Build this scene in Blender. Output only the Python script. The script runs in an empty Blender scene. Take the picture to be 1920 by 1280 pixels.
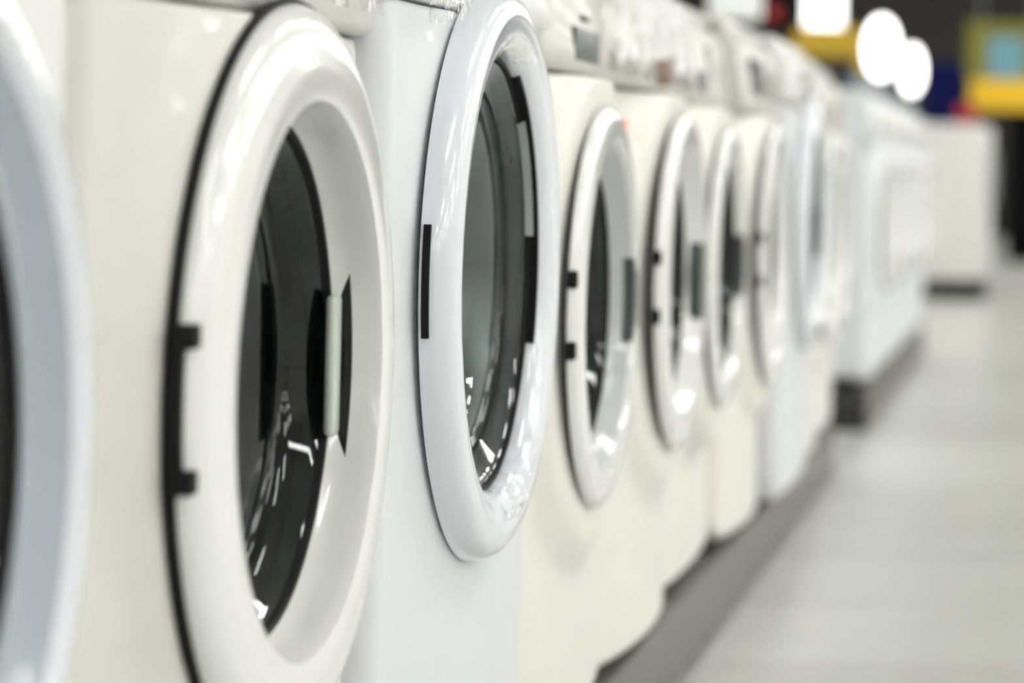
import bpy, bmesh, math, random
from mathutils import Vector, Matrix
random.seed(7)
PI = math.pi
scene = bpy.context.scene
COL = scene.collection

# ------------------------------------------------------------------ camera, world, exposure
CAM = Vector((0.5044, 0.0, 0.72))
FPX = 5333.3
VPX, VPY, ROLL = 1970.0, 340.0, 0.0235
cam_d = bpy.data.cameras.new('camera')
cam = bpy.data.objects.new('camera', cam_d)
COL.objects.link(cam)
cam_d.sensor_width = 36.0
cam_d.sensor_fit = 'HORIZONTAL'
cam_d.lens = 100.0
cam_d.shift_x = -(VPX - 960) / 1920.0
cam_d.shift_y = -(640 - VPY) / 1920.0
cam_d.clip_start = 0.05
cam_d.clip_end = 200
cam.location = CAM
cam.rotation_euler = (Matrix.Rotation(PI / 2, 3, 'X') @ Matrix.Rotation(ROLL, 3, 'Z')).to_euler()
cam_d.dof.use_dof = True
cam_d.dof.focus_distance = 2.20
cam_d.dof.aperture_fstop = 4.4
cam_d.dof.aperture_blades = 0
scene.camera = cam

world = bpy.data.worlds.new('world')
scene.world = world
world.use_nodes = True
world.node_tree.nodes['Background'].inputs[0].default_value = (1.0, 0.98, 0.95, 1)
world.node_tree.nodes['Background'].inputs[1].default_value = 0.15

scene.view_settings.view_transform = 'Standard'
scene.view_settings.look = 'None'
scene.view_settings.gamma = 1.0
scene.view_settings.use_curve_mapping = False
scene.view_settings.exposure = 0.0
LAMP = 30.5          # emission of the ceiling fluorescents
scene.cycles.use_denoising = True
scene.cycles.max_bounces = 10
scene.cycles.diffuse_bounces = 5
scene.cycles.glossy_bounces = 5
scene.cycles.transparent_max_bounces = 16
scene.cycles.sample_clamp_indirect = 8.0


def at(u, v, s):
    """pixel of the photograph at distance s along the row -> world point"""
    du, dv = u - VPX, v - VPY
    a = du + ROLL * dv
    b = dv - ROLL * du
    return Vector((CAM.x + a * s / FPX, s, CAM.z - b * s / FPX))


# ------------------------------------------------------------------ materials
def mat(name, color, rough=0.4, metallic=0.0, coat=0.0, emit=None, emit_s=0.0, var=0.03, bump=0.0, scale=20.0, spec=0.5):
    m = bpy.data.materials.new(name)
    m.use_nodes = True
    nt = m.node_tree
    b = nt.nodes['Principled BSDF']
    tc = nt.nodes.new('ShaderNodeTexCoord')
    nz = nt.nodes.new('ShaderNodeTexNoise')
    nz.inputs['Scale'].default_value = scale
    nz.inputs['Detail'].default_value = 3
    nt.links.new(tc.outputs['Object'], nz.inputs['Vector'])
    mx = nt.nodes.new('ShaderNodeMix')
    mx.data_type = 'RGBA'
    c = Vector(color)
    mx.inputs[6].default_value = (*(c * (1 - var)), 1)
    mx.inputs[7].default_value = (*[min(1, k * (1 + var)) for k in c], 1)
    nt.links.new(nz.outputs['Fac'], mx.inputs[0])
    nt.links.new(mx.outputs[2], b.inputs['Base Color'])
    b.inputs['Roughness'].default_value = rough
    b.inputs['Metallic'].default_value = metallic
    b.inputs['Coat Weight'].default_value = coat
    b.inputs['Coat Roughness'].default_value = 0.06
    b.inputs['Specular IOR Level'].default_value = spec
    if emit:
        b.inputs['Emission Color'].default_value = (*emit, 1)
        b.inputs['Emission Strength'].default_value = emit_s
    if bump > 0:
        bp = nt.nodes.new('ShaderNodeBump')
        bp.inputs['Strength'].default_value = bump
        bp.inputs['Distance'].default_value = 0.01
        nt.links.new(nz.outputs['Fac'], bp.inputs['Height'])
        nt.links.new(bp.outputs[0], b.inputs['Normal'])
    return m


def clear(name, tint, gloss_tint=(1, 1, 1), rough=0.02, ior=1.5, bump=0.0, scale=30.0):
    """thin clear sheet: tinted see-through plus a fresnel gloss"""
    m = bpy.data.materials.new(name)
    m.use_nodes = True
    nt = m.node_tree
    nt.nodes.clear()
    out = nt.nodes.new('ShaderNodeOutputMaterial')
    tr = nt.nodes.new('ShaderNodeBsdfTransparent')
    tr.inputs[0].default_value = (*tint, 1)
    gl = nt.nodes.new('ShaderNodeBsdfGlossy')
    gl.inputs['Color'].default_value = (*gloss_tint, 1)
    gl.inputs['Roughness'].default_value = rough
    fr = nt.nodes.new('ShaderNodeFresnel')
    fr.inputs['IOR'].default_value = ior
    ms = nt.nodes.new('ShaderNodeMixShader')
    nt.links.new(fr.outputs[0], ms.inputs[0])
    nt.links.new(tr.outputs[0], ms.inputs[1])
    nt.links.new(gl.outputs[0], ms.inputs[2])
    nt.links.new(ms.outputs[0], out.inputs[0])
    if bump > 0:
        tc = nt.nodes.new('ShaderNodeTexCoord')
        nz = nt.nodes.new('ShaderNodeTexNoise')
        nz.inputs['Scale'].default_value = scale
        nt.links.new(tc.outputs['Object'], nz.inputs['Vector'])
        bp = nt.nodes.new('ShaderNodeBump')
        bp.inputs['Strength'].default_value = bump
        bp.inputs['Distance'].default_value = 0.01
        nt.links.new(nz.outputs['Fac'], bp.inputs['Height'])
        nt.links.new(bp.outputs[0], gl.inputs['Normal'])
        nt.links.new(bp.outputs[0], fr.inputs['Normal'])
    return m


M_CREAM = mat('cream_enamel', (0.845, 0.825, 0.78), 0.45, coat=0.10, spec=0.3)
M_BEIGE = mat('beige_enamel', (0.70, 0.685, 0.65), 0.45, coat=0.10, spec=0.3)
M_WHITE = mat('white_enamel', (0.82, 0.82, 0.805), 0.45, coat=0.10, spec=0.3)
M_COOL = mat('cool_white_enamel', (0.77, 0.79, 0.82), 0.45, coat=0.10, spec=0.3)
M_RING = mat('white_plastic', (0.83, 0.84, 0.825), 0.18, coat=0.6)
M_RINGC = mat('cool_white_plastic', (0.81, 0.84, 0.90), 0.18, coat=0.7)
M_GREYRING = mat('pale_grey_plastic', (0.52, 0.55, 0.56), 0.25, coat=0.4)
M_PALEGREY = mat('pale_grey_window', (0.60, 0.60, 0.58), 0.3, coat=0.5)
M_DISHSHADE = mat('blue_grey_dish_shade', (0.40, 0.44, 0.50), 0.25, coat=0.4)  # blue-grey of a concave dish in shade, put into the colour
M_PANEL = mat('panel_plastic', (0.62, 0.605, 0.57), 0.40, coat=0.10, spec=0.3)
M_BLACK = mat('black_rubber', (0.005, 0.005, 0.006), 0.6, spec=0.2)
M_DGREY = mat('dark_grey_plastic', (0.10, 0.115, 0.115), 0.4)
M_NEARBLACK = mat('near_black_display_recess_shade', (0.03, 0.032, 0.03), 0.4)  # display colour, also the painted shade in the lever handle's recess
M_MGREY = mat('mid_grey_plastic', (0.26, 0.27, 0.27), 0.35)
M_PADDLE = mat('grey_green_plastic', (0.62, 0.66, 0.62), 0.3)
M_BROWN = mat('brown_grey_knob', (0.34, 0.25, 0.21), 0.35)
M_ORANGE = mat('orange_sticker', (0.9, 0.25, 0.12), 0.5)
M_DRUM = mat('drum_steel', (0.10, 0.105, 0.105), 0.35, metallic=0.6)
M_STEEL = mat('bright_drum_steel', (0.26, 0.275, 0.28), 0.3, metallic=0.7)
M_GLASS = clear('smoked_glass', (0.17, 0.185, 0.19), (0.9, 0.93, 0.95))
M_GLASS3 = clear('clear_glass', (0.55, 0.59, 0.59), (0.95, 0.97, 1.0), ior=1.6)
M_FILM = clear('clear_film', (0.97, 0.97, 0.97), rough=0.08, ior=1.16, bump=0.4, scale=45)
M_PLINTH = mat('plinth_board', (0.10, 0.09, 0.08), 0.42, var=0.06, scale=6)
M_PLINTHEND = mat('plinth_black_end', (0.012, 0.012, 0.013), 0.5)


# ------------------------------------------------------------------ mesh helpers
def finish(bm, name, m, parent=None, smooth=True, angle=38):
    bmesh.ops.remove_doubles(bm, verts=bm.verts[:], dist=1e-6)
    bmesh.ops.recalc_face_normals(bm, faces=bm.faces[:])
    if smooth:
        lim = math.radians(angle)
        for f in bm.faces:
            f.smooth = True
        for e in bm.edges:
            if len(e.link_faces) == 2 and e.calc_face_angle(0) > lim:
                e.smooth = False
    me = bpy.data.meshes.new(name)
    bm.to_mesh(me)
    bm.free()
    me.materials.append(m)
    o = bpy.data.objects.new(name, me)
    COL.objects.link(o)
    if parent is not None:
        o.parent = parent
    return o


def add_box(bm, lo, hi, bevel=0.0, seg=2):
    r = bmesh.ops.create_cube(bm, size=1.0)
    vs = r['verts']
    lo, hi = Vector(lo), Vector(hi)
    c, d = (lo + hi) / 2, hi - lo
    for v in vs:
        v.co = Vector((v.co.x * d.x, v.co.y * d.y, v.co.z * d.z)) + c
    if bevel > 0:
        es = list({e for v in vs for e in v.link_edges})
        bmesh.ops.bevel(bm, geom=es, offset=bevel, segments=seg, profile=0.5, affect='EDGES')


def box(name, lo, hi, m, parent=None, bevel=0.0, seg=2):
    bm = bmesh.new()
    add_box(bm, lo, hi, bevel, seg)
    return finish(bm, name, m, parent)


def add_lathe(bm, prof, cz, n=144, closed=False, cy=0.0):
    """profile of (radius, x) spun about the x axis through (y=cy, z=cz)"""
    rings = []
    for r, x in prof:
        if r < 1e-6:
            rings.append([bm.verts.new((x, cy, cz))])
        else:
            rings.append([bm.verts.new((x, cy + r * math.cos(2 * PI * k / n), cz + r * math.sin(2 * PI * k / n))) for k in range(n)])
    pairs = list(zip(rings, rings[1:]))
    if closed:
        pairs.append((rings[-1], rings[0]))
    for a, b in pairs:
        for k in range(n):
            j = (k + 1) % n
            if len(a) == 1 and len(b) == 1:
                continue
            if len(a) == 1:
                bm.faces.new((a[0], b[k], b[j]))
            elif len(b) == 1:
                bm.faces.new((a[k], a[j], b[0]))
            else:
                bm.faces.new((a[k], a[j], b[j], b[k]))


def lathe(name, prof, cz, m, parent=None, n=144, closed=False, cy=0.0, angle=38):
    bm = bmesh.new()
    add_lathe(bm, prof, cz, n, closed, cy)
    return finish(bm, name, m, parent, angle=angle)


def add_arc(bm, r0, r1, p0, p1, t0, t1, cz, n=24, taper=False, bow=0.0):
    """solid bar following the door circle: radius r0..r1, x p0..p1, degrees t0..t1"""
    secs = []
    for k in range(n + 1):
        f = k / n
        t = math.radians(t0 + (t1 - t0) * f)
        w = math.sin(PI * f) if taper else 1.0
        if taper == 'inner':
            w = math.sqrt(max(w, 0))
        w = max(w, 0.02)
        ra, rb = (r1 - (r1 - r0) * w, r1) if taper == 'inner' else (r0, r0 + (r1 - r0) * w)
        sec = [bm.verts.new((p, r * math.cos(t), cz + r * math.sin(t))) for r, p in ((ra, p0), (rb, p0), (rb, p1), (ra, p1))]
        secs.append(sec)
    for a, b in zip(secs, secs[1:]):
        for k in range(4):
            j = (k + 1) % 4
            bm.faces.new((a[k], a[j], b[j], b[k]))
    bm.faces.new(secs[0])
    bm.faces.new(secs[-1][::-1])


def arc(name, r0, r1, p0, p1, t0, t1, cz, m, parent=None, taper=False, n=24):
    bm = bmesh.new()
    add_arc(bm, r0, r1, p0, p1, t0, t1, cz, n, taper)
    return finish(bm, name, m, parent)


def cut(o, cutter_bm):
    """carve a shape out of o for good and throw the cutter away"""
    bmesh.ops.recalc_face_normals(cutter_bm, faces=cutter_bm.faces[:])
    me = bpy.data.meshes.new('cutter')
    cutter_bm.to_mesh(me)
    cutter_bm.free()
    c = bpy.data.objects.new('cutter', me)
    COL.objects.link(c)
    c.matrix_world = o.matrix_world
    par = o.parent
    o.parent = None
    md = o.modifiers.new('cut', 'BOOLEAN')
    md.operation = 'DIFFERENCE'
    md.solver = 'EXACT'
    md.object = c
    bpy.context.view_layer.update()
    dg = bpy.context.evaluated_depsgraph_get()
    new = bpy.data.meshes.new_from_object(o.evaluated_get(dg))
    o.modifiers.clear()
    old = o.data
    o.data = new
    bpy.data.meshes.remove(old)
    bpy.data.objects.remove(c)
    bpy.data.meshes.remove(me)
    o.parent = par


def thing(name, label, cat, loc=(0, 0, 0), group=None):
    o = bpy.data.objects.new(name, None)
    COL.objects.link(o)
    o.location = loc
    o.empty_display_size = 0.05
    tag(o, label, cat, group)
    return o


def tag(o, label, cat, group=None):
    o['label'] = label
    o['category'] = cat
    if group:
        o['group'] = group
    return o


def struct(o):
    o['kind'] = 'structure'
    return o


def smooth01(a, b, x):
    t = min(1, max(0, (x - a) / (b - a)))
    return t * t * (3 - 2 * t)


# ------------------------------------------------------------------ the setting
BACK_Y = 36.0


def floor_material():
    m = bpy.data.materials.new('polished_tiles')
    m.use_nodes = True
    nt = m.node_tree
    b = nt.nodes['Principled BSDF']
    tc = nt.nodes.new('ShaderNodeTexCoord')
    br = nt.nodes.new('ShaderNodeTexBrick')
    br.offset = 0.0
    br.inputs['Scale'].default_value = 1.0
    br.inputs['Brick Width'].default_value = 0.6
    br.inputs['Row Height'].default_value = 0.6
    br.inputs['Mortar Size'].default_value = 0.004
    br.inputs['Color1'].default_value = (0.70, 0.715, 0.685, 1)
    br.inputs['Color2'].default_value = (0.57, 0.58, 0.555, 1)
    br.inputs['Mortar'].default_value = (0.34, 0.34, 0.33, 1)
    nt.links.new(tc.outputs['Object'], br.inputs['Vector'])
    nz = nt.nodes.new('ShaderNodeTexNoise')
    nz.inputs['Scale'].default_value = 3.0
    nz.inputs['Detail'].default_value = 5
    nt.links.new(tc.outputs['Object'], nz.inputs['Vector'])
    rp = nt.nodes.new('ShaderNodeMapRange')
    rp.inputs['To Min'].default_value = 0.85
    rp.inputs['To Max'].default_value = 1.12
    nt.links.new(nz.outputs['Fac'], rp.inputs['Value'])
    mx = nt.nodes.new('ShaderNodeVectorMath')
    mx.operation = 'SCALE'
    nt.links.new(br.outputs['Color'], mx.inputs[0])
    nt.links.new(rp.outputs[0], mx.inputs['Scale'])
    nt.links.new(mx.outputs[0], b.inputs['Base Color'])
    b.inputs['Roughness'].default_value = 0.28
    return m


M_FLOOR = floor_material()
M_WALL = mat('painted_wall', (0.72, 0.71, 0.68), 0.7, var=0.04, scale=2)
M_CEIL = mat('ceiling_paint', (0.62, 0.62, 0.61), 0.8)
M_DARKWALL = mat('dark_slatted_wall', (0.035, 0.034, 0.031), 0.7, spec=0.2)

struct(box('floor', (-9, -13, -0.1), (11, BACK_Y + 0.2, 0.0), M_FLOOR))
struct(box('ceiling', (-9, -13, 3.6), (11, BACK_Y + 0.2, 3.7), M_CEIL))
struct(box('wall_left', (-9.2, -13, 0), (-9, BACK_Y + 0.2, 3.6), M_WALL))
struct(box('wall_right', (11, -13, 0), (11.2, BACK_Y + 0.2, 3.6), M_WALL))
struct(box('wall_front', (-9, -13.2, 0), (11, -13, 3.6), M_WALL))
bm = bmesh.new()
add_box(bm, (-9, BACK_Y, 0), (11, BACK_Y + 0.2, 3.6))
for k in range(14):                                        # horizontal slats across the dark wall
    z = 0.2 + 0.23 * k
    add_box(bm, (-9, BACK_Y - 0.06, z), (11, BACK_Y, z + (0.15 if k % 3 else 0.09)))
struct(finish(bm, 'wall_back', M_DARKWALL, smooth=False))

# ceiling fluorescents
M_LAMPBODY = mat('lamp_body', (0.8, 0.8, 0.78), 0.4)
M_TUBE = mat('lamp_diffuser', (0.9, 0.9, 0.9), 0.5, emit=(1.0, 0.985, 0.955), emit_s=LAMP)
body_me = None
for x in (2.1, 4.2, 6.6, 9.0, -2.6, -5.8):
    for k in range(16):
        y = -11.2 + 3.0 * k
        if x == 2.1 and y < 0:
            continue
        t = thing('ceiling_light', 'long white fluorescent ceiling light of the store, out of view above the row', 'ceiling light', (x, y, 3.3), 'ceiling fluorescents')
        if body_me is None:
            bo = box('lamp_housing', (-0.16, -0.75, 0.0), (0.16, 0.75, 0.06), M_LAMPBODY, t, 0.008)
            body_me = [bo]
            for sx in (-0.09, 0.09):
                body_me.append(box('fluorescent_tube', (sx - 0.025, -0.70, -0.052), (sx + 0.025, 0.70, -0.002), M_TUBE, t, 0.018, 3))
            for sy in (-0.5, 0.5):
                body_me.append(box('suspension_rod', (-0.006, sy - 0.006, 0.06), (0.006, sy + 0.006, 0.3), M_LAMPBODY, t))
        else:
            for src in body_me:
                c = src.copy()
                COL.objects.link(c)
                c.parent = t


# ------------------------------------------------------------------ washing machines
W, HB, SEAM, DEPTH, BASE = 0.596, 0.835, 0.690, 0.56, 0.135


def front_panel(name, t, cz, r0, raise_, m, corner=0.045, fil=0.018, flare=(0.238, 0.292), bow=0.0, wo=0.0, seam=SEAM):
    """front sheet with a round opening, a raised flare around it and rolled edges"""
    bm = bmesh.new()
    n, steps = 192, 30
    hw, z0, z1 = W / 2, 0.0, seam - 0.003
    hc, hh = (z0 + z1) / 2, (z1 - z0) / 2

    def sdf(y, z):
        qx, qz = abs(y - wo) - hw + corner, abs(z - hc) - hh + corner
        return -(math.hypot(max(qx, 0), max(qz, 0)) + min(max(qx, qz), 0) - corner)

    cols = []
    for k in range(n):
        a = 2 * PI * k / n
        cy, sy = math.cos(a), math.sin(a)
        lo, hi = r0, 1.2
        for _ in range(40):
            mid = (lo + hi) / 2
            if sdf(mid * cy, cz + mid * sy) > 0:
                lo = mid
            else:
                hi = mid
        R = lo
        col = []
        for j in range(steps + 1):
            f = j / steps
            f = 1 - (1 - f) ** 1.8
            r = r0 + (R - r0) * f
            y, z = r * cy, cz + r * sy
            x = raise_ * (1 - smooth01(flare[0], flare[1], r))
            x -= bow * ((y - wo) / hw) ** 2
            for ee, ff in ((hw - abs(y - wo), fil), (z1 - z, 0.005), (z - z0, 0.014)):
                ee = max(0.0, ee)
                if ee < ff:
                    x -= ff - math.sqrt(max(0, ff * ff - (ff - ee) ** 2))
            col.append(bm.verts.new((x, y, z)))
        col.append(bm.verts.new((-0.045, R * cy, cz + R * sy)))
        cols.append(col)
    for k in range(n):
        a, b = cols[k], cols[(k + 1) % n]
        for j in range(steps + 1):
            bm.faces.new((a[j], a[j + 1], b[j + 1], b[j]))
    return finish(bm, name, m, t, angle=60)


def body_shell(t, m, wo=0.0):
    bm = bmesh.new()
    add_box(bm, (-DEPTH, wo - W / 2, 0.012), (-0.030, wo + W / 2, HB - 0.035), 0.010, 3)
    kill = [f for f in bm.faces if f.normal.x > 0.9]
    bmesh.ops.delete(bm, geom=kill, context='FACES')
    return finish(bm, 'cabinet', m, t)


def quarter(r_a, p_a, r_b, p_b, n=8, flip=False):
    """quarter-ellipse points from (r_a,p_a) to (r_b,p_b)"""
    pts = []
    for k in range(n + 1):
        a = PI / 2 * k / n
        if not flip:     # leaves along p, arrives along r
            pts.append((r_b + (r_a - r_b) * math.cos(a), p_a + (p_b - p_a) * math.sin(a)))
        else:            # leaves along r, arrives along p
            pts.append((r_a + (r_b - r_a) * math.sin(a), p_b + (p_a - p_b) * math.cos(a)))
    return pts


def control_panel(t, m, slope=0.02, wo=0.0, SEAM=SEAM):
    """upper fascia: cross-section leaning back a little with a rounded top front edge"""
    bm = bmesh.new()
    prof = [(-0.06, SEAM), (0.002, SEAM), (0.008, SEAM + 0.006), (0.008, SEAM + 0.02),
            (0.004 - slope * 0.6, HB - 0.040), (-slope - 0.004, HB - 0.026), (-slope - 0.016, HB - 0.018), (-slope - 0.05, HB - 0.015), (-0.10, HB - 0.015)]
    rows = []
    for y, sh in ((-W / 2, 0.010), (-W / 2 + 0.004, 0.004), (-W / 2 + 0.012, 0.0), (W / 2 - 0.012, 0.0), (W / 2 - 0.004, 0.004), (W / 2, 0.010)):
        rows.append([bm.verts.new((x - (sh if 0 < k < 7 else 0), y + wo, z)) for k, (x, z) in enumerate(prof)])
    for a, b in zip(rows, rows[1:]):
        for k in range(len(prof)):
            j = (k + 1) % len(prof)
            bm.faces.new((a[k], a[j], b[j], b[k]))
    bm.faces.new(rows[0])
    bm.faces.new(rows[-1][::-1])
    return finish(bm, 'control_panel', m, t, angle=50)


def wrinkled_film(name, parent, fn, nu, nv, amp, seed, freq=18, off=0.0015):
    """thin clear sheet laid over a surface fn(u,v) -> (point, normal), crumpled"""
    from mathutils import noise
    bm = bmesh.new()
    g = []
    for i in range(nu + 1):
        row = []
        for j in range(nv + 1):
            p, nrm = fn(i / nu, j / nv)
            h = noise.ridged_multi_fractal(Vector((p.x * freq * 0.6, p.y * freq, p.z * freq)) + Vector((seed, seed * 2, 0)), 0.9, 2.1, 3, 1.0, 2.0)
            row.append(bm.verts.new(p + nrm * (off + amp * h)))
        g.append(row)
    for i in range(nu):
        for j in range(nv):
            bm.faces.new((g[i][j], g[i + 1][j], g[i + 1][j + 1], g[i][j + 1]))
    return finish(bm, name, M_FILM, parent, angle=180)


def panel_film(t, y0, y1, seed, amp=0.0028):
    def fn(u, v):
        z = SEAM + 0.004 + (HB - 0.035 - SEAM) * v
        x = 0.010 - 0.016 * max(0, (z - SEAM - 0.02)) / 0.09
        return Vector((x, y0 + (y1 - y0) * u, z)), Vector((1, 0, 0))
    f = wrinkled_film('protective_film', t, fn, 40, 20, amp, seed)
    f['label'] = 'clear crumpled film over the control panel'
    return f


def foot(t, x, y):
    return lathe_z('foot', [(0, -0.02), (0.022, -0.02), (0.022, -0.008), (0.012, -0.006), (0.012, 0.004)], x, y, M_BLACK, t)


def lathe_z(name, prof, x, y, m, parent, n=20):
    bm = bmesh.new()
    rings = []
    for r, z in prof:
        if r < 1e-6:
            rings.append([bm.verts.new((x, y, z))])
        else:
            rings.append([bm.verts.new((x + r * math.cos(2 * PI * k / n), y + r * math.sin(2 * PI * k / n), z)) for k in range(n)])
    for a, b in zip(rings, rings[1:]):
        for k in range(n):
            j = (k + 1) % n
            if len(a) == 1:
                bm.faces.new((a[0], b[k], b[j]))
            elif len(b) == 1:
                bm.faces.new((a[k], a[j], b[0]))
            else:
                bm.faces.new((a[k], a[j], b[j], b[k]))
    return finish(bm, name, m, parent)


def ring_profile(R, pf, pc, rm, rc, rg, pg, shape, lip=0.005):
    """closed door-ring profile: outer edge R, crest from rm to rc at pc, glass seat (rg, pg)"""
    pts = [(R - 0.012, pf + min(0.001, lip * 0.5)), (R, pf + lip)]
    pts += quarter(R, pf + lip, rm, pc, 10)[1:]
    if rm - rc > 0.003:
        for k in range(1, 5):
            f = k / 4
            pts.append((rm + (rc - rm) * f, pc + 0.0012 * math.sin(PI * f)))
    if shape == 'tube':
        pts += quarter(rc, pc, rg, pg, 10, flip=True)[1:]
    elif shape == 'dish':
        k0 = (pc - pg)
        pts += [(rc - 0.0015, pc - 0.10 * k0), (rc - 0.003, pc - 0.28 * k0), (rc - 0.0045, pc - 0.55 * k0),
                (rc - 0.0065, pc - 0.78 * k0), (rc - 0.009, pc - 0.9 * k0), (rg, pg)]
    else:                                   # cone
        for k in range(1, 9):
            f = k / 8
            pts.append((rc + (rg - rc) * f, pc + (pg - pc) * smooth01(-0.25, 1.15, f)))
        pts[-1] = (rg, pg)
    pts += [(rg, pg - 0.012), (rg + 0.006, pf - 0.012 if pf - 0.012 < pg - 0.013 else pg - 0.02)]
    return pts


def bowl_profile(rg, pg, wall_r, wall_p, dome):
    pts = [(rg + 0.002, pg - 0.003), (rg - 0.003, pg - 0.001)]
    cr = 0.010
    for k in range(1, 6):
        f = k / 6
        pts.append((rg - 0.003 + (wall_r - rg + 0.003) * f, pg + (wall_p + cr * 0.8 - pg) * f))
    for k in range(9):                       # rounded corner into the flat of the bowl
        a = PI / 2 * k / 8
        pts.append((wall_r - cr * (1 - math.cos(a)), wall_p + cr * 0.8 * (1 - math.sin(a))))
    r1 = wall_r - cr
    for k in range(1, 10):
        r = r1 * (1 - k / 9)
        pts.append((r, wall_p + dome * (1 - (r / r1) ** 2)))
    return pts


def washing_machine(spec, label, group=None):
    s = dict(x=0.0, c=0.0, z=0.58, R=0.213, pf=0.022, pc=0.042, rm=0.195, rc=0.172, rg=0.155, pg=0.012,
             shape='cone', body=M_CREAM, ring=M_RING, seal_r=None, glass=M_GLASS, wall_r=0.125, wall_p=-0.025, dome=-0.010,
             panel=M_PANEL, handle=None, hinge='tabs', extras=(), film=None, inner=None, bow=0.012, corner=0.05, lip=0.004, hole=0.192, wo=0.0, seam=0.685, drum=M_DRUM)
    s.update(spec)
    t = thing('washing_machine', label, 'washing machine', (s['x'], s['c'], BASE), group)
    cz = s['z'] - BASE
    wo, seam = s['wo'], s['seam']
    R, pf = s['R'], s['pf']
    body_shell(t, s['body'], wo)
    front_panel('front_panel', t, cz, s['hole'], pf, s['body'], bow=s['bow'], wo=wo, seam=seam, corner=s['corner'], flare=(max(0.238, R + 0.002), 0.292))
    cp = control_panel(t, s['panel'], wo=wo, SEAM=seam)
    box('worktop', (-DEPTH, wo - W / 2, HB - 0.033), (-0.030, wo + W / 2, HB), s['panel'], t, 0.008, 3)
    for fx in (-0.06, -0.5):
        for fy in (-0.25, 0.25):
            foot(t, fx, fy + wo)
    lathe('drum', [(s['hole'] + 0.006, pf - 0.018), (0.188, pf - 0.03), (0.168, -0.06), (0.165, -0.08), (0.165, -0.34), (0.0, -0.345)], cz, s['drum'], t, 96)
    door = lathe('door', ring_profile(R, pf, s['pc'], s['rm'], s['rc'], s['rg'], s['pg'], s['shape'], s['lip']), cz, s['ring'], t, 192, closed=True, angle=45)
    sr = s['seal_r'] or R - 0.009
    q = lathe('door_seal', [(sr - 0.02, pf - 0.004), (sr, pf - 0.002), (sr + 0.001, pf + 0.0015), (sr - 0.0005, pf + 0.0045), (sr - 0.02, pf + 0.0045)], cz, M_BLACK, door, 160, closed=True)  # black seal; its colour also stands in for the ring's shadow gap
    q['label'] = 'black seal behind the door ring, also painting its shadow gap'
    g = lathe('door_glass', bowl_profile(s['rg'], s['pg'], s['wall_r'], s['wall_p'], s['dome']), cz, s['glass'], door, 144)
    lathe('glass_rim', [(s['rg'] - 0.006, s['pg'] - 0.004), (s['rg'] - 0.004, s['pg'] + 0.0015), (s['rg'] + 0.001, s['pg'] + 0.0015), (s['rg'] + 0.002, s['pg'] - 0.004)], cz, M_BLACK, door, 144, closed=True)
    if s['inner']:
        i0, i1 = s['rg'] + 0.0015, s['inner'][0]
        # a ring lining the dish: another plastic, on the nearest machine painted shade
        pr = []
        for k in range(7):
            f = k / 6
            r = i0 + (i1 - i0) * f
            fr = (s['rc'] - r) / (s['rc'] - s['rg'])
            pr.append((r, s['pc'] + (s['pg'] - s['pc']) * smooth01(-0.25, 1.15, fr) + 0.0012))
        lathe('inner_ring', pr, cz, s['inner'][1], door, 144)
    # hinge, on the near side of the ring
    if s['hinge'] == 'bracket':
        bm = bmesh.new()
        add_arc(bm, R - 0.004, R + 0.0045, pf + 0.002, pf + 0.009, 170, 190, cz)
        for sz in (-1, 1):
            add_box(bm, (pf + 0.002, -R - 0.004, cz + sz * 0.041 - 0.007), (pf + 0.016, -R + 0.010, cz + sz * 0.041 + 0.007), 0.002)
        finish(bm, 'hinge', M_BLACK, door)
    elif s['hinge'] == 'strip':
        bm = bmesh.new()
        add_arc(bm, R - 0.010, R + 0.0022, pf + 0.004, pf + 0.0095, 169.5, 190, cz)
        finish(bm, 'hinge', M_BLACK, door)
    elif s['hinge'] == 'tabs':
        for sz in (-1, 1):
            box('hinge', (pf + 0.002, -R - 0.005, cz + sz * 0.035 - 0.009), (pf + 0.012, -R + 0.006, cz + sz * 0.035 + 0.009), M_BLACK, door, 0.003)
    # handle, on the far side
    h = s['handle']
    rc, pc = s['rc'], s['pc']
    if h == 'paddle':
        cb = bmesh.new()
        add_arc(cb, 0.1712, 0.193, s['pg'] - 0.02, s['pg'] + 0.014, -41, 40, cz, 40, taper='inner')
        cut(door, cb)
        hd = box('handle', (s['pg'] + 0.001, 0.148, cz - 0.050), (s['pg'] + 0.0085, 0.168, cz + 0.048), M_PADDLE, door, 0.0036, 4)
        hd['label'] = 'pale grey-green lever handle over the glass edge'
        br = box('handle_bracket', (s['pg'] - 0.004, 0.155, cz - 0.014), (s['pg'] + 0.0075, 0.194, cz + 0.016), M_BLACK, door, 0.002)
        br['label'] = 'black bracket behind the lever handle'
        li = arc('dark_recess_fill', 0.178, 0.192, s['pg'] - 0.015, s['pg'] + 0.0125, -40, 39, cz, M_NEARBLACK, door, taper='inner', n=40)  # near-black solid in the cut, standing in for its shade
    elif h in ('moon', 'slot'):
        cb = bmesh.new()
        if h == 'moon':
            add_arc(cb, rc - 0.0115, rc + 0.016, pc - 0.017, pc + 0.03, -17, 17, cz, 24, taper=True)
        else:
            add_box(cb, (pc - 0.019, rc - 0.021, cz - 0.055), (pc + 0.03, rc + 0.014, cz + 0.045))
        cut(door, cb)
        if h == 'moon':  # block fills the notch: dark plastic with the pocket's shade in its colour
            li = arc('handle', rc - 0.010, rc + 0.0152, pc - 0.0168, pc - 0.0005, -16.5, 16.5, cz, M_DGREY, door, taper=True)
        else:
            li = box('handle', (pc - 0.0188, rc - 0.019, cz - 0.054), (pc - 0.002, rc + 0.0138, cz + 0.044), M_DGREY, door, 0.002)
        li['label'] = 'finger grip in the door ring, dark plastic with its shade coloured in'
    elif h == 'inside':
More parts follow.
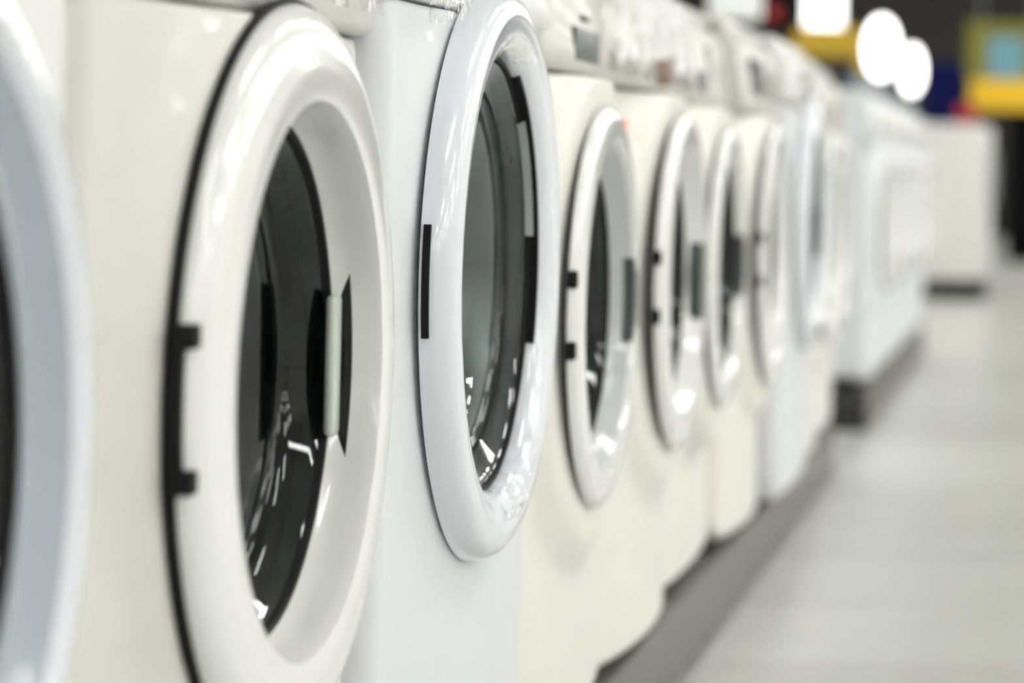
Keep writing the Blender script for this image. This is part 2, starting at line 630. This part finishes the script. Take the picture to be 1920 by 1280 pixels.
        a1 = arc('handle', 0.177, 0.181, s['pg'] - 0.003, s['pg'] + 0.0045, 9, 46, cz, M_GREYRING, door)
        a1['label'] = 'pale grey curved grip inside the upper right of the ring'
        arc('dark_recess_fill', 0.181, 0.189, s['pg'] - 0.002, s['pg'] + 0.0085, -22, 66, cz, M_BLACK, door)
        box('latch', (s['pg'] - 0.022, 0.150, cz + 0.092), (s['pg'] - 0.012, 0.163, cz + 0.106), M_BLACK, door, 0.003)
    # features on the control panel: (kind, y, z_world, width, height, material)
    for kind, y, zw, w, hh, m in s['extras']:
        z = zw - BASE
        x = 0.006 - 0.012 * max(0, z - SEAM - 0.02) / 0.09
        par = cp if kind not in ('sticker',) else t
        if kind == 'knob':
            lathe('knob', [(0, x + 0.02), (w * 0.42, x + 0.02), (w * 0.5, x + 0.016), (w * 0.52, x - 0.002)], z, m, par, 32, cy=y)
        elif kind == 'sticker':
            box('sticker', (-0.001, y - w / 2, z - hh / 2), (0.0008, y + w / 2, z + hh / 2), m, par)
        else:
            box(kind, (x - 0.006, y - w / 2, z - hh / 2), (x + 0.0035, y + w / 2, z + hh / 2), m, par, 0.0015)
    if s['film']:
        panel_film(t, s['film'][0], s['film'][1], s['c'] * 3.7)
    return t


G1 = 'front-loading washing machines in the nearest run'
C0 = 1.796
machines = []
# 1: cut by the left edge
machines.append(washing_machine(dict(c=C0 - 0.6, x=-0.004, R=0.25, pf=0.014, pc=0.030, rm=0.232, rc=0.222, rg=0.188, pg=0.008, wall_r=0.165, body=M_WHITE, ring=M_RINGC,
    inner=(0.215, M_DISHSHADE), hinge='none', film=(-0.2, 0.25), corner=0.015, bow=0.006),
    'nearest white washing machine, cut off by the left edge, dark glass in blue-grey painted shade', G1))
# 2
machines.append(washing_machine(dict(c=C0 + 0.034, wo=-0.034, seam=0.680, corner=0.015, bow=0.006, x=0.0, z=0.581, dome=-0.034, hole=0.2065, R=0.2415, seal_r=0.2445, pf=0.014, pc=0.035, rm=0.210, rc=0.180, rg=0.169, pg=0.001, shape='dish', body=M_BEIGE, panel=M_BEIGE,
    wall_r=0.145, wall_p=-0.03, handle='paddle', hinge='bracket', film=(-0.08, 0.25),
    extras=[('drawer', -0.17, 0.875, 0.2, 0.06, M_PANEL), ('knob', 0.06, 0.88, 0.05, 0.05, M_PANEL)]),
    'beige-white washing machine with thick black door outline, black hinge bracket and pale lever handle', G1))
# 3: in focus
m3 = washing_machine(dict(c=C0 + 0.6, seam=0.713, corner=0.012, bow=0.006, lip=0.0015, drum=M_STEEL, x=0.020, z=0.632, R=0.2415, pf=0.006, pc=0.034, rm=0.222, rc=0.212, rg=0.183, pg=0.013, shape='tube', body=M_COOL, ring=M_RINGC, panel=M_WHITE,
    glass=M_GLASS3, wall_r=0.158, wall_p=-0.010, dome=-0.036, handle='inside', seal_r=0.224, hinge='strip', film=(-0.25, 0.08)),
    'sharply focused cool-white washing machine with big tubular door ring and long black hinge strip', G1)
machines.append(m3)
# 4
machines.append(washing_machine(dict(c=C0 + 1.2, x=0.012, bow=0.018, lip=0.002, z=0.578, R=0.212, pf=0.020, pc=0.034, rm=0.19, rc=0.172, rg=0.150, pg=0.006, body=M_CREAM, inner=(0.168, M_GREYRING), handle='moon', film=(0.06, 0.29),
    extras=[('drawer_grip', -0.04, 0.849, 0.15, 0.034, M_DGREY), ('badge', -0.03, 0.878, 0.04, 0.006, M_DGREY), ('sticker', 0.285, 0.765, 0.02, 0.03, M_ORANGE)]),
    'washing machine right behind the sharp one, grey drawer grip above its grey-lined door', G1))
# 5
machines.append(washing_machine(dict(c=C0 + 1.8, x=0.012, bow=0.027, z=0.583, R=0.213, pf=0.020, pc=0.038, rm=0.19, rc=0.172, rg=0.150, pg=0.012, body=M_CREAM, handle='slot', film=(-0.29, 0.2),
    extras=[('knob', -0.11, 0.842, 0.032, 0.03, M_BROWN), ('drawer', 0.12, 0.88, 0.2, 0.06, M_PANEL)]),
    'cream washing machine with a small brown knob and a straight grey door grip', G1))
# 6
machines.append(washing_machine(dict(c=C0 + 2.4, x=-0.014, z=0.581, R=0.2065, pf=0.036, pc=0.052, rm=0.188, rc=0.174, rg=0.162, pg=0.036, body=M_CREAM, handle='moon', hinge='none',
    extras=[('display', -0.05, 0.853, 0.1, 0.03, M_DGREY), ('drawer', 0.15, 0.88, 0.18, 0.06, M_PANEL)]),
    'washing machine with half-moon door grip, right behind the one with the brown knob', G1))
# 7
machines.append(washing_machine(dict(c=C0 + 3.0, x=0.012, bow=0.024, z=0.583, R=0.222, pf=0.022, pc=0.038, rm=0.198, rc=0.178, rg=0.155, pg=0.014, body=M_CREAM, glass=M_GLASS,
    extras=[('display', -0.1, 0.866, 0.17, 0.085, M_NEARBLACK), ('knob', 0.1, 0.87, 0.05, 0.05, M_PANEL)]),
    'washing machine with a tall dark upright display on its control panel', G1))
# 8..10
machines.append(washing_machine(dict(c=C0 + 3.6, seam=0.7155, corner=0.012, bow=0.006, lip=0.0015, drum=M_STEEL, x=0.034, z=0.632, R=0.2415, pf=0.006, pc=0.034, rm=0.222, rc=0.212, rg=0.183, pg=0.013, shape='tube',
    body=M_COOL, ring=M_RINGC, panel=M_WHITE, wall_r=0.158, wall_p=-0.010, dome=-0.036, handle='inside', seal_r=0.224, hinge='none', film=(-0.29, 0.2),
    extras=[('knob', -0.05, 0.885, 0.05, 0.05, M_PANEL)]),
    'blurred cool-white washing machine with tubular ring standing forward, third from the run\'s far end', G1))
machines.append(washing_machine(dict(c=C0 + 4.2, x=0.014, bow=0.02, z=0.58, R=0.215, pf=0.022, pc=0.036, rm=0.195, rc=0.175, rg=0.155, pg=0.014, body=M_CREAM, hinge='none',
    extras=[('display', 0.0, 0.87, 0.1, 0.03, M_DGREY)]),
    'last washing machine but one of the nearest run, before the gap', G1))
machines.append(washing_machine(dict(c=C0 + 4.8, x=-0.004, z=0.58, R=0.215, pf=0.022, pc=0.036, rm=0.195, rc=0.175, rg=0.155, pg=0.014, body=M_WHITE, hinge='none',
    extras=[('knob', 0.0, 0.87, 0.05, 0.05, M_PANEL)]),
    'last washing machine of the nearest run, beside the gap before the black plinth end', G1))

# crumpled film inside the ring of the sharp machine, at the bottom and at the top
door3 = [o for o in m3.children if o.name.startswith('door')][0]
cz3 = 0.632 - BASE


def ring_film(t0, t1, seed, amp, off=0.0015, v0=0.03, v1=0.97):
    def fn(u, v):
        a = math.radians(t0 + (t1 - t0) * u)
        ph = PI / 2 * (v0 + (v1 - v0) * v)
        r = 0.212 + (0.186 - 0.212) * math.sin(ph)
        p = 0.013 + (0.034 - 0.013) * math.cos(ph)
        n = Vector((0.7 * math.cos(ph) + 0.1, -math.cos(a) * 0.7, -math.sin(a) * 0.7))
        return Vector((p, r * math.cos(a), cz3 + r * math.sin(a))), n
    f = wrinkled_film('protective_film', door3, fn, 70, 16, amp, seed, 38, off)
    f['label'] = 'clear crumpled film on the inner side of the ring'
    return f


ring_film(-100, -48, 3.0, 0.003)
ring_film(66, 112, 8.0, 0.0013, 0.0015, 0.25, 0.9)

# second run: white machines behind the gap
G2 = 'white washing machines of the second run'
places = ['first washing machine of the second run, at its black plinth end', 'second washing machine of the second run from its black plinth end',
          'third washing machine of the second run from its black plinth end', 'third washing machine from the far end of the second run',
          'last washing machine but one at the far end of the second run', 'last washing machine at the far end of the second run']
first2 = washing_machine(dict(c=8.40, x=0.0, z=0.58, body=M_COOL, panel=M_COOL, R=0.2, pf=0.018, pc=0.034, rm=0.18, rc=0.165, rg=0.148, pg=0.012, hinge='none', glass=M_PALEGREY,
    extras=[('knob', -0.12, 0.87, 0.05, 0.05, M_PANEL), ('display', 0.05, 0.87, 0.1, 0.03, M_MGREY)]), places[0], G2)


def dup(root, loc, label):
    r = root.copy()
    COL.objects.link(r)
    r.location = loc
    r['label'] = label
    for ch in list(root.children):
        c = ch.copy()
        COL.objects.link(c)
        c.parent = r
        for g in list(ch.children):
            d = g.copy()
            COL.objects.link(d)
            d.parent = c
    return r


for k in range(1, 6):
    dup(first2, (0.0, 8.40 + 0.6 * k, BASE), places[k])


# ------------------------------------------------------------------ plinths under the runs
def plinth(y0, y1, label, x1=-0.004, end=False):
    t = thing('display_plinth', label, 'plinth', (0, (y0 + y1) / 2, 0))
    h = (y1 - y0) / 2
    box('board', (-0.6, -h + (0.02 if end else 0), 0.0), (x1, h, 0.114), M_PLINTH, t, 0.003)
    if end:
        e = box('end_panel', (-0.6, -h, 0.0), (x1 + 0.001, -h + 0.02, 0.1145), M_PLINTHEND, t, 0.002)
        e['label'] = 'black end panel'
    return t


plinth(0.2, 6.90, 'long brown-grey plinth under the nearest run of washing machines')
plinth(8.06, 11.75, 'brown-grey plinth with a black end under the second run of washing machines', end=True)

# ------------------------------------------------------------------ third run: tall white freezers and what stands about
S3 = 17.0
G3 = 'white freezers at the far end of the aisle'


def freezer(y, x, h, label):
    t = thing('freezer', label, 'freezer', (x, y, 0.0), G3)
    box('kick_base', (-0.55, -0.28, 0.0), (-0.01, 0.28, 0.12), M_PLINTHEND, t)
    box('cabinet', (-0.58, -0.297, 0.12), (-0.04, 0.297, h), M_WHITE, t, 0.015, 3)
    d = box('door', (-0.038, -0.296, 0.125), (0.0, 0.296, h - 0.005), M_WHITE, t, 0.01, 3)
    box('handle', (0.0, 0.2, h * 0.55), (0.03, 0.225, h * 0.85), M_MGREY, d, 0.008)
    return t


freezer(S3 + 0.3, 0.13, 1.05, 'first tall white freezer beyond the second run, its plain side facing us')
freezer(S3 + 0.9, 0.13, 1.05, 'second tall white freezer beyond the second run, mostly hidden behind the first')

M_NAVY = mat('navy_board', (0.004, 0.007, 0.06), 0.8, spec=0.1)
M_YELLOW = mat('yellow_board', (0.85, 0.52, 0.01), 0.45)
M_OLIVE = mat('olive_yellow_frame', (0.19, 0.18, 0.02), 0.6)
M_MUSTARD = mat('mustard_band', (0.48, 0.31, 0.012), 0.5)
M_TEAL = mat('teal_screen', (0.10, 0.22, 0.26), 0.3, emit=(0.12, 0.26, 0.32), emit_s=0.45)
M_LIT = mat('lit_panel', (0.9, 0.9, 0.9), 0.5, emit=(1, 1, 0.98), emit_s=3.0)
M_RED = mat('red_plastic', (0.38, 0.035, 0.045), 0.6, spec=0.2)
M_BLKGLOSS = mat('black_appliance', (0.002, 0.002, 0.003), 0.7, spec=0.08)
M_SLATE = mat('slate_strip', (0.10, 0.14, 0.17), 0.4)
M_TAN = mat('tan_cardboard', (0.45, 0.24, 0.08), 0.6)
M_GLOBE = mat('globe_lamp', (0.95, 0.95, 0.95), 0.4, emit=(1.0, 0.985, 0.95), emit_s=5.0)


def rect(u0, v0, u1, v1, s):
    a, b = at(u0, v0, s), at(u1, v1, s)
    return min(a.x, b.x), max(a.x, b.x), min(a.z, b.z), max(a.z, b.z)


def slab(name, u0, v0, u1, v1, s, depth, m, parent=None, bevel=0.01, off=(0, 0, 0)):
    x0, x1, z0, z1 = rect(u0, v0, u1, v1, s)
    o = Vector(off)
    return box(name, Vector((x0, s, z0)) - o, Vector((x1, s + depth, z1)) - o, m, parent, bevel)


# red box on the freezer
x0, x1, z0, z1 = rect(1795, 180, 1830, 222, 17.2)
tag(box('gift_box', (x0, 17.1, 1.051), (x1, 17.35, 1.17), M_RED, None, 0.01), 'small red box on top of the first freezer', 'box')

# tall black fridge at the right edge
t = thing('refrigerator', 'tall black refrigerator at the right edge, far down the aisle', 'refrigerator', (0.62, 25.0, 0))
box('cabinet', (-0.50, 0.0, 0.04), (0.45, 0.65, 1.38), M_BLKGLOSS, t, 0.02)
box('door', (-0.50, -0.05, 0.08), (-0.03, -0.002, 1.38), M_BLKGLOSS, t, 0.012)
box('door', (-0.02, -0.05, 0.08), (0.45, -0.002, 1.38), M_BLKGLOSS, t, 0.012)
box('kick_base', (-0.48, 0.03, 0.0), (0.43, 0.6, 0.04), M_BLACK, t)

# yellow display stand with a teal screen
s = 22.0
x0, x1, z0, z1 = rect(1815, 40, 1960, 208, s)
xc = (x0 + x1) / 2
t = thing('display_stand', 'yellow hanging display with a teal screen, at the upper right', 'sign', (xc, s, z0))
fr = bmesh.new()
w = (x1 - x0) / 2
H = z1 - z0
add_box(fr, (-w, 0, 0.24), (-w + 0.16, 0.12, H))
add_box(fr, (w - 0.16, 0, 0.24), (w, 0.12, H))
add_box(fr, (-w + 0.16, 0, H - 0.11), (w - 0.16, 0.12, H))
finish(fr, 'frame', M_OLIVE, t)
e = box('lower_band', (-w + 0.03, -0.02, 0.0), (w, 0.14, 0.235), M_YELLOW, t, 0.02)
e['label'] = 'bright yellow lower band'
box('screen', (-w + 0.161, 0.02, 0.241), (w - 0.161, 0.1, H - 0.111), M_TEAL, t)
for sx in (-0.2, 0.2):
    box('hanging_rod', (sx - 0.008, 0.05, H), (sx + 0.008, 0.066, 3.6 - z0), M_MGREY, t)

# navy board behind the lamps
x0, x1, z0, z1 = rect(1735, 118, 1812, 215, 27)
tag(box('navy_board', (x0, 27, 0.0), (x1, 27.12, z1), M_NAVY, None, 0.01), 'dark navy display wall beyond the white lamps', 'display wall')

# two lit globe lamps on stands
for (u, v, ru, rv, s, lab) in ((1653, 90, 30, 57, 14.0, 'taller lit white lamp, left of the two beyond the washing machines'),
                               (1710, 132, 20, 45, 15.0, 'shorter lit white lamp, right of the two beyond the washing machines')):
    c = at(u, v, s)
    t = thing('floor_lamp', lab, 'lamp', (c.x, c.y, 0.0), 'lit lamps beyond the second run')
    ra, rb = ru * s / FPX, rv * s / FPX
    bm = bmesh.new()
    bmesh.ops.create_uvsphere(bm, u_segments=32, v_segments=20, radius=1.0)
    for vv in bm.verts:
        vv.co = Vector((vv.co.x * ra, vv.co.y * ra, vv.co.z * rb + c.z))
    finish(bm, 'lamp_shade', M_GLOBE, t)
    lathe_z('pole', [(0.012, 0.02), (0.012, c.z - rb + 0.01)], 0, 0, M_MGREY, t)
    lathe_z('base', [(0, 0), (0.13, 0), (0.13, 0.015), (0.02, 0.025), (0, 0.025)], 0, 0, M_MGREY, t, 32)

# lit white sign with a mustard band, and mustard post
s = 16.0
x0, x1, z0, z1 = rect(1511, -60, 1577, 50, s)
t = thing('hanging_sign', 'glowing white hanging panel over a mustard band, top right of centre', 'sign', ((x0 + x1) / 2, s, z0))
w, H = (x1 - x0) / 2, z1 - z0
box('light_panel', (-w, 0, 0), (w, 0.1, H), M_LIT, t, 0.01)
ya = rect(1485, 72, 1618, 108, s)
b = box('lower_band', (ya[0] - (x0 + x1) / 2, -0.01, ya[2] - z0), (ya[1] - (x0 + x1) / 2, 0.11, -0.002), M_MUSTARD, t, 0.01)
b['label'] = 'mustard yellow lower band'
for sx in (-0.08, 0.08):
    box('hanging_rod', (sx - 0.006, 0.04, H), (sx + 0.006, 0.052, 3.6 - z0), M_MGREY, t)
x0, x1, z0, z1 = rect(1606, 75, 1634, 165, 16.6)
tag(box('mustard_post', (x0, 16.6, 0.0), (x1, 16.75, z1), M_MUSTARD, None, 0.01), 'mustard yellow post beneath the right end of the glowing panel', 'post')

# dark panel with a red spot
s = 13.0
x0, x1, z0, z1 = rect(1432, -60, 1492, 60, s)
t = thing('hanging_poster', 'dark hanging panel with a red spot, left of the glowing white panel', 'sign', ((x0 + x1) / 2, s, z0))
w, H = (x1 - x0) / 2, z1 - z0
box('board', (-w, 0, 0), (w, 0.04, H), M_BLKGLOSS, t, 0.006)
cc = at(1452, 25, s)
bm = bmesh.new()
bmesh.ops.create_uvsphere(bm, u_segments=20, v_segments=12, radius=0.035)
for vv in bm.verts:
    vv.co = Vector((vv.co.x + cc.x - (x0 + x1) / 2, vv.co.y * 0.3 - 0.012, vv.co.z + cc.z - z0))
finish(bm, 'red_spot', M_RED, t)
rods = bmesh.new()
add_box(rods, (-0.006, 0.01, H), (0.006, 0.022, 3.6 - z0))
finish(rods, 'hanging_rod', M_MGREY, t)
# pale lit panel left of it
s = 12.0
x0, x1, z0, z1 = rect(1330, -60, 1424, 36, s)
t = thing('hanging_sign', 'pale glowing panel at the top edge, left of the dark panel with the red spot', 'sign', ((x0 + x1) / 2, s, z0))
w, H = (x1 - x0) / 2, z1 - z0
box('light_panel', (-w, 0, 0), (w, 0.1, H), mat('pale_lit_panel', (0.8, 0.82, 0.78), 0.5, emit=(0.9, 0.95, 0.88), emit_s=0.25), t, 0.01)
for sx in (-0.06, 0.06):
    box('hanging_rod', (sx - 0.006, 0.04, H), (sx + 0.006, 0.052, 3.6 - z0), M_MGREY, t)

# slate strip along the tops of the second run
tag(box('slate_strip', (-0.10, 8.2, 0.9705), (-0.055, 11.6, 1.022), M_SLATE, None, 0.004), 'low slate-blue strip lying along the tops of the second run', 'board')
